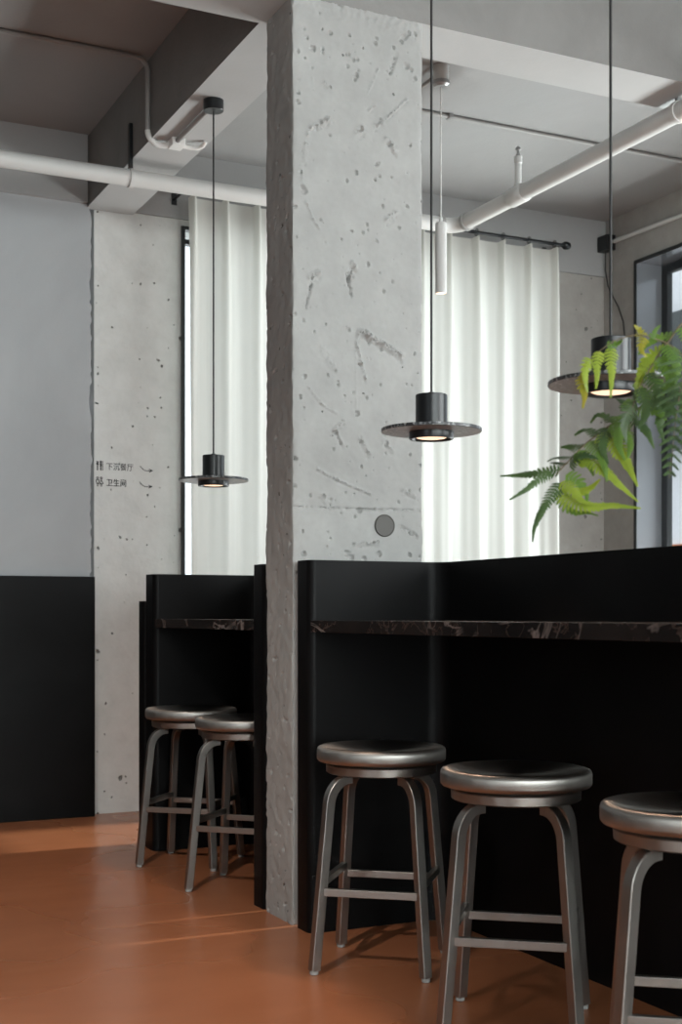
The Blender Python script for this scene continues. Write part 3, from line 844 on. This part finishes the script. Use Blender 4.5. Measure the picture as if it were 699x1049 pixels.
def pinna(mb, path, width, nrm, pair=.0068, fuse=.42, rs=random):
    """one fern blade along path: comb of narrow leaflets that fuse into a serrated tip"""
    n = max(6, int(sum((b-a).length for a, b in zip(path, path[1:]))/pair))
    c, L = resample(path, n)
    for i in range(n):
        t = (i+.5)/n
        tan = (c[i+1]-c[i]).normalized()
        side = tan.cross(nrm).normalized(); nn = side.cross(tan).normalized()
        k = max(0, min(1, (t-fuse+.15)/.3))                    # 0 comb .. 1 fused
        w = width*min(1, .6+t*4)*((1-t)**1.05*(1-.30*k) + .02) + .0014
        seg = (c[i+1]-c[i]).length
        a = c[i]; b = c[i+1]
        mb.add([a-side*.0007, b-side*.0007, b+side*.0007, a+side*.0007], [(0,1,2,3)])
        for s in (1, -1):
            ln = w*rs.uniform(.88, 1.1)
            lean = ln*(.42+.5*k)
            dz = nn*(-.20*ln)
            q = lambda u, v: a + side*s*ln*u + tan*(lean*u + seg*v) + dz*u*u
            lo, hi = (-.12-.05*k, .72+.55*k)
            mb.add([q(0,lo), q(0,hi), q(.5,hi-.02+.1*k), q(.82,hi-.14), q(1,.45), q(.80,lo+.16), q(.5,lo+.02)],
                   [(0,1,2,6), (6,2,3,5), (5,3,4)])
def frond(stem_pts, pins, mats, rad=.0028):
    """stem_pts: [(px,py,depth)], pins: list of (path [(px,py,depth)], half width m, material index)"""
    by = {}
    for path, w, mi in pins:
        P = [at_depth(*q)-POT for q in path]
        if len(P) > 2: P = bez(P, 6)
        nrm = (VIEW*random.uniform(.75, 1.0) + Vector((0,0,random.uniform(.2,.6))) + Vector((random.uniform(-.3,.3), 0, 0))).normalized()
        pinna(by.setdefault(mi, MB()), P, w*1.55 if w > .006 else w*1.15, nrm)
    full = MB(); 
    for mi in sorted(by):
        full.cur = mi; full.add(by[mi].v, by[mi].f)
    fr = obj('frond', full, mats, fern, smooth=30)
    S = bez([Vector(q) if isinstance(q, Vector) else at_depth(*q)-POT for q in stem_pts], 8)
    obj('stem', MB().tube(S, [rad*(1-.65*i/(len(S)-1)) for i in range(len(S))], n=8), M['stem'], fr, smooth=60)
    return fr
LM = [M['leaf_dark'], M['leaf_mid'], M['leaf_bright'], M['leaf_dry']]
root0 = Vector((0,0,.125))
def rt(dx, dy): return Vector((dx, dy, .13))
# A: the long frond reaching furthest left
D = 2.42
frond([rt(-.01,.02), (765,520,2.50), (735,420,2.45), (699,395,D), (655,418,D), (625,436,D), (600,455,D), (583,472,D), (570,486,D)],
 [([(574,481,D),(556,484,D+.02),(538,486,D+.03),(514,487.5,D+.05)], .011, 0),
  ([(565,484,D),(552,491,D-.02),(540,501,D-.03),(523,511.5,D-.05)], .0085, 0),
  ([(574,495,D),(566,506,D-.01),(556,522,D-.03),(548,540,D-.04),(546,554,D-.05)], .011, 0),
  ([(571,503,D),(578,518,D),(590,525,D-.01),(602,525,D-.03),(612,528,D-.05)], .009, 1),
  ([(573,505,D),(588,516,D-.02),(606,519,D-.04),(630,518,D-.06),(655,520.5,D-.08)], .013, 2),
  ([(578,500,D),(590,505,D-.02),(605,500,D-.04),(614,492,D-.06)], .011, 2),
  ([(580,487,D),(592,492,D-.01),(600,503,D-.02),(602,514,D-.03)], .012, 1),
  ([(588,470,D),(602,470,D-.02),(622,484,D-.05),(638,499,D-.07),(653,513,D-.09)], .016, 2),
  ([(592,462,D),(604,476,D-.02),(608,486,D-.03)], .012, 1),
  ([(588,468,D+.01),(577,468,D+.04),(568,469,D+.06),(562,472,D+.07)], .012, 0),
  ([(580,476,D+.01),(572,474,D+.04),(565,474,D+.06)], .009, 0),
  ([(596,458,D+.01),(586,457,D+.04),(576,458,D+.06)], .012, 0),
  ([(604,452,D),(614,462,D-.03),(619,476,D-.05),(622,492,D-.06)], .014, 1),
  ([(614,444,D),(628,452,D-.03),(640,470,D-.05),(648,486,D-.07),(653,497,D-.08)], .019, 2),
  ([(622,438,D),(618,450,D-.03),(618,462,D-.04),(623,474,D-.05)], .014, 0),
  ([(628,434,D),(640,442,D-.03),(646,455,D-.05),(644,468,D-.06)], .016, 1),
  ([(612,446,D+.01),(604,440,D+.03),(598,440,D+.05),(590,445,D+.06)], .010, 0),
  ([(630,432,D+.01),(622,426,D+.03),(612,425,D+.04),(606,432,D+.05)], .012, 0),
  ([(642,425,D),(655,432,D-.03),(664,444,D-.05),(670,458,D-.06)], .017, 0),
  ([(655,418,D),(672,420,D-.03),(682,430,D-.05)], .018, 1),
  ([(690,398,D),(700,410,D-.03),(704,428,D-.05),(702,446,D-.06)], .018, 0),
  ([(676,404,D),(680,418,D-.03),(676,434,D-.04),(680,450,D-.05)], .017, 0),
  ([(640,427,D),(634,440,D-.03),(634,456,D-.05),(640,470,D-.06)], .016, 1),
  ([(684,400,D+.01),(676,391,D+.03),(666,388,D+.04)], .015, 1),
  ([(584,478,D),(590,470,D-.02),(600,466,D-.03),(612,470,D-.04)], .012, 0),
  ([(575,494,D),(586,500,D-.02),(596,512,D-.04),(606,516,D-.05)], .012, 2),
  ([(648,421,D+.01),(640,412,D+.03),(632,408,D+.05)], .014, 0),
  ([(668,409,D),(684,414,D-.03),(694,428,D-.04)], .018, 0),
  ([(665,410,D+.01),(658,400,D+.03),(650,395,D+.04)], .015, 1),
 ], LM)
# B: frond above it, pale green
D = 2.34
frond([rt(.0,.0), (770,470,2.45), (740,360,2.40), (706,330,D), (685,350,D), (668,375,D), (655,398,D), (648,418,D)],
 [([(690,344,D),(676,344,D+.02),(664,352,D+.03),(655,362,D+.04)], .013, 1),
  ([(680,357,D),(668,362,D+.02),(658,376,D+.03),(653,392,D+.04)], .015, 2),
  ([(672,369,D),(662,378,D+.01),(655,392,D+.02),(652,408,D+.02)], .013, 2),
  ([(683,353,D),(692,366,D-.02),(694,382,D-.03),(690,396,D-.04)], .015, 1),
  ([(674,366,D),(684,378,D-.02),(686,392,D-.03),(680,404,D-.04)], .014, 1),
  ([(664,382,D),(672,394,D-.02),(674,408,D-.03),(668,420,D-.04)], .013, 0),
  ([(656,397,D),(662,410,D-.02),(662,424,D-.03),(655,438,D-.04)], .014, 0),
  ([(700,335,D),(708,352,D-.02),(712,370,D-.03)], .014, 1),
  ([(650,412,D),(643,424,D),(640,438,D),(642,452,D)], .013, 0),
  ([(652,410,D),(645,410,D+.02),(638,416,D+.03)], .010, 1)],
 LM)
# C: lacy frond hanging in front of the window
D = 2.28
def lacy(path, n, w, mi, pins, down):
    P = bez([Vector((p[0], p[1], p[2])) for p in path], 8); c, L = resample(P, n)
    for i in range(1, n):
        t = i/n; a = c[i]; tan = (c[i+1]-c[i]).normalized() if i < n else tan
        for s in (1, -1):
            nx = Vector((-tan.y, tan.x, 0))*s
            ln = w*(1-t)**.8+3
            b = a + nx*ln*.5 + tan*ln*.35; e = a + nx*ln + tan*ln*.8
            pins.append(([tuple(a), (b.x, b.y, a.z-.01), (e.x, e.y, a.z-.02)], .0045, mi))
pins = []
lacy([(712,360,D),(700,385,D),(694,420,D),(690,455,D),(686,492,D)], 15, 24, 0, pins, 1)
frond([rt(.02,-.01), (780,480,2.38), (752,375,2.32), (722,345,D), (703,378,D), (694,420,D), (690,455,D), (686,490,D)], pins, LM, .0022)
pins = []
lacy([(740,380,D-.06),(722,400,D-.06),(712,430,D-.06),(708,470,D-.06)], 12, 24, 0, pins, 1)
frond([rt(.03,.01), (790,500,2.34), (768,400,2.28), (740,380,D-.06), (718,410,D-.06), (708,468,D-.06)], pins, LM, .0022)
# D: small yellowing frond with drooping tips
D = 2.30
frond([rt(-.02,-.02), (748,470,2.42), (705,372,2.36), (665,345,D), (636,347,D), (618,357,D), (604,370,D), (597,386,D)],
 [([(622,354,D),(630,353,D),(637,349,D-.01)], .008, 1),
  ([(627,356,D),(626,368,D-.01),(627,382,D-.02),(626.5,397,D-.03),(626,406,D-.03)], .0095, 2),
  ([(614,360,D),(612,370,D-.01),(612,382,D-.02),(611,397,D-.03)], .0085, 2),
  ([(606,368,D),(601,374,D-.01),(600,388,D-.02),(602,400,D-.02)], .009, 2),
  ([(598,384,D),(596,394,D-.01),(599,405,D-.02),(597.5,417,D-.03)], .0085, 3),
  ([(604,372,D),(598,380,D),(595,390,D)], .006, 3),
  ([(658,345,D),(656,338,D+.01),(651,334,D+.01)], .008, 3),
  ([(661,346,D),(657,352,D-.01),(658,360,D-.02),(661.5,364,D-.02)], .0085, 3),
  ([(667,347,D),(672,338,D),(676,334,D)], .006, 1)],
 LM, .0015)

# ---------------------------------------------------------------- outside
M['white_wall'] = plaster('outside_white', (.62,.62,.64,1), (.68,.68,.70,1))
M['dark_fascia'] = flat('dark_fascia', (.012,.018,.017,1), .35)
M['brick'] = flat('orange_brick', (.42,.13,.05,1), .8, bump=.3)
def street_building(label, y0, y1):
    root = thing('street_building', label, 'building', (9.3, y0, 0)); L = y1-y0
    obj('upper_wall', MB().box(0, 0, 4.15, .4, L, 7), M['white_wall'], root)
    obj('fascia', MB().box(-.25, 0, 2.75, .4, L, 4.15), M['dark_fascia'], root)
    obj('lower_wall', MB().box(0, 0, 1.75, .4, L, 2.75), M['white_wall'], root)
    obj('brick_base', MB().box(-.05, 0, 1.5, .4, L, 1.75), M['brick'], root)
    obj('plinth', MB().box(-.03, 0, 0, .4, L, 1.5), M['white_wall'], root)
street_building('pale building with a dark fascia seen through the window at the right edge', 7.6, 20)
street_building('pale building further along the street, reflected in the window reveal', -12, 2.2)
struct(obj('street', MB().box(5.15, -8, -.2, 9.2, 24, -.02), flat('asphalt', (.18,.18,.18,1), .9)), 'grey street outside the window', 'street')

# ---------------------------------------------------------------- lights
def area(name, loc, target, sx, sy, power, col):
    d = bpy.data.lights.new(name, 'AREA'); d.shape = 'RECTANGLE'; d.size = sx; d.size_y = sy; d.energy = power; d.color = col
    o = bpy.data.objects.new(name, d); COL.objects.link(o); o.location = loc
    o.rotation_euler = (Vector(target)-Vector(loc)).to_track_quat('-Z', 'Y').to_euler()
    return o
area('daylight_south', (1.6, YS-.35, 1.65), (1.6, 5, 1.65), 5.0, 2.1, 470, (.97,.985,1.0))
area('daylight_west', (XW-.3, -.6, 1.15), (2.0, 3.6, .4), 1.3, 1.6, 24, (.90,.95,1.0))
area('added_light_southeast', (XE+.35, .2, 2.15), (1.2, 4.2, 2.0), 3.0, 1.8, 175, (.97,.985,1.0))  # added lamp outside the added window, rakes across the pillar front
area('daylight_north', (3.33, 7.5, 1.9), (3.33, 0, 1.9), 3.2, 3.0, 24, (1.0,.985,.93))
area('street_bounce', (6.4, 4.6, .12), (2.6, 4.6, 3.4), 3.4, 1.6, 660, (.98,.985,1.0))
pd = bpy.data.lights.new('ceiling_spot', 'SPOT'); pd.energy = 290; pd.spot_size = radians(62); pd.spot_blend = .9; pd.shadow_soft_size = .035; pd.color = (1,.93,.86)
po = bpy.data.objects.new('ceiling_spot', pd); COL.objects.link(po); po.location = (-.5, 1.55, 3.2)
po.rotation_euler = (Vector((.5, 4.35, 0))-po.location).to_track_quat('-Z', 'Y').to_euler()
sd = bpy.data.lights.new('sun', 'SUN'); sd.energy = 4.0; sd.angle = radians(2.0); sd.color = (1,.96,.92)
so = bpy.data.objects.new('sun', sd); COL.objects.link(so); so.location = (12, 5, 9)
so.rotation_euler = Vector((-cos(radians(37)), 0.0, -sin(radians(37)))).to_track_quat('-Z', 'Y').to_euler()

w = bpy.data.worlds.new('sky'); SC.world = w; w.use_nodes = True
bg = w.node_tree.nodes['Background']; bg.inputs['Color'].default_value = (.88,.92,1.0,1); bg.inputs['Strength'].default_value = 2.0

# ---------------------------------------------------------------- camera
cd = bpy.data.cameras.new('camera'); cam = bpy.data.objects.new('camera', cd); COL.objects.link(cam)
cd.sensor_fit = 'VERTICAL'; cd.sensor_height = 36; cd.sensor_width = 24
cd.lens = F/1049*36; cd.shift_y = (HY-524.5)/1049; cd.clip_start = .05
cam.location = (0, 0, 1); cam.rotation_euler = (pi/2, 0, -TH)
cd.dof.use_dof = True; cd.dof.focus_distance = 4.2; cd.dof.aperture_fstop = 5.6
SC.camera = cam
SC.view_settings.view_transform = 'Standard'; SC.view_settings.look = 'None'
SC.view_settings.gamma = 1; SC.view_settings.use_curve_mapping = False; SC.view_settings.exposure = 0
SC.cycles.use_denoising = True
SC.cycles.max_bounces = 8; SC.cycles.diffuse_bounces = 5; SC.cycles.glossy_bounces = 4; SC.cycles.transparent_max_bounces = 12
SC.cycles.sample_clamp_indirect = 6
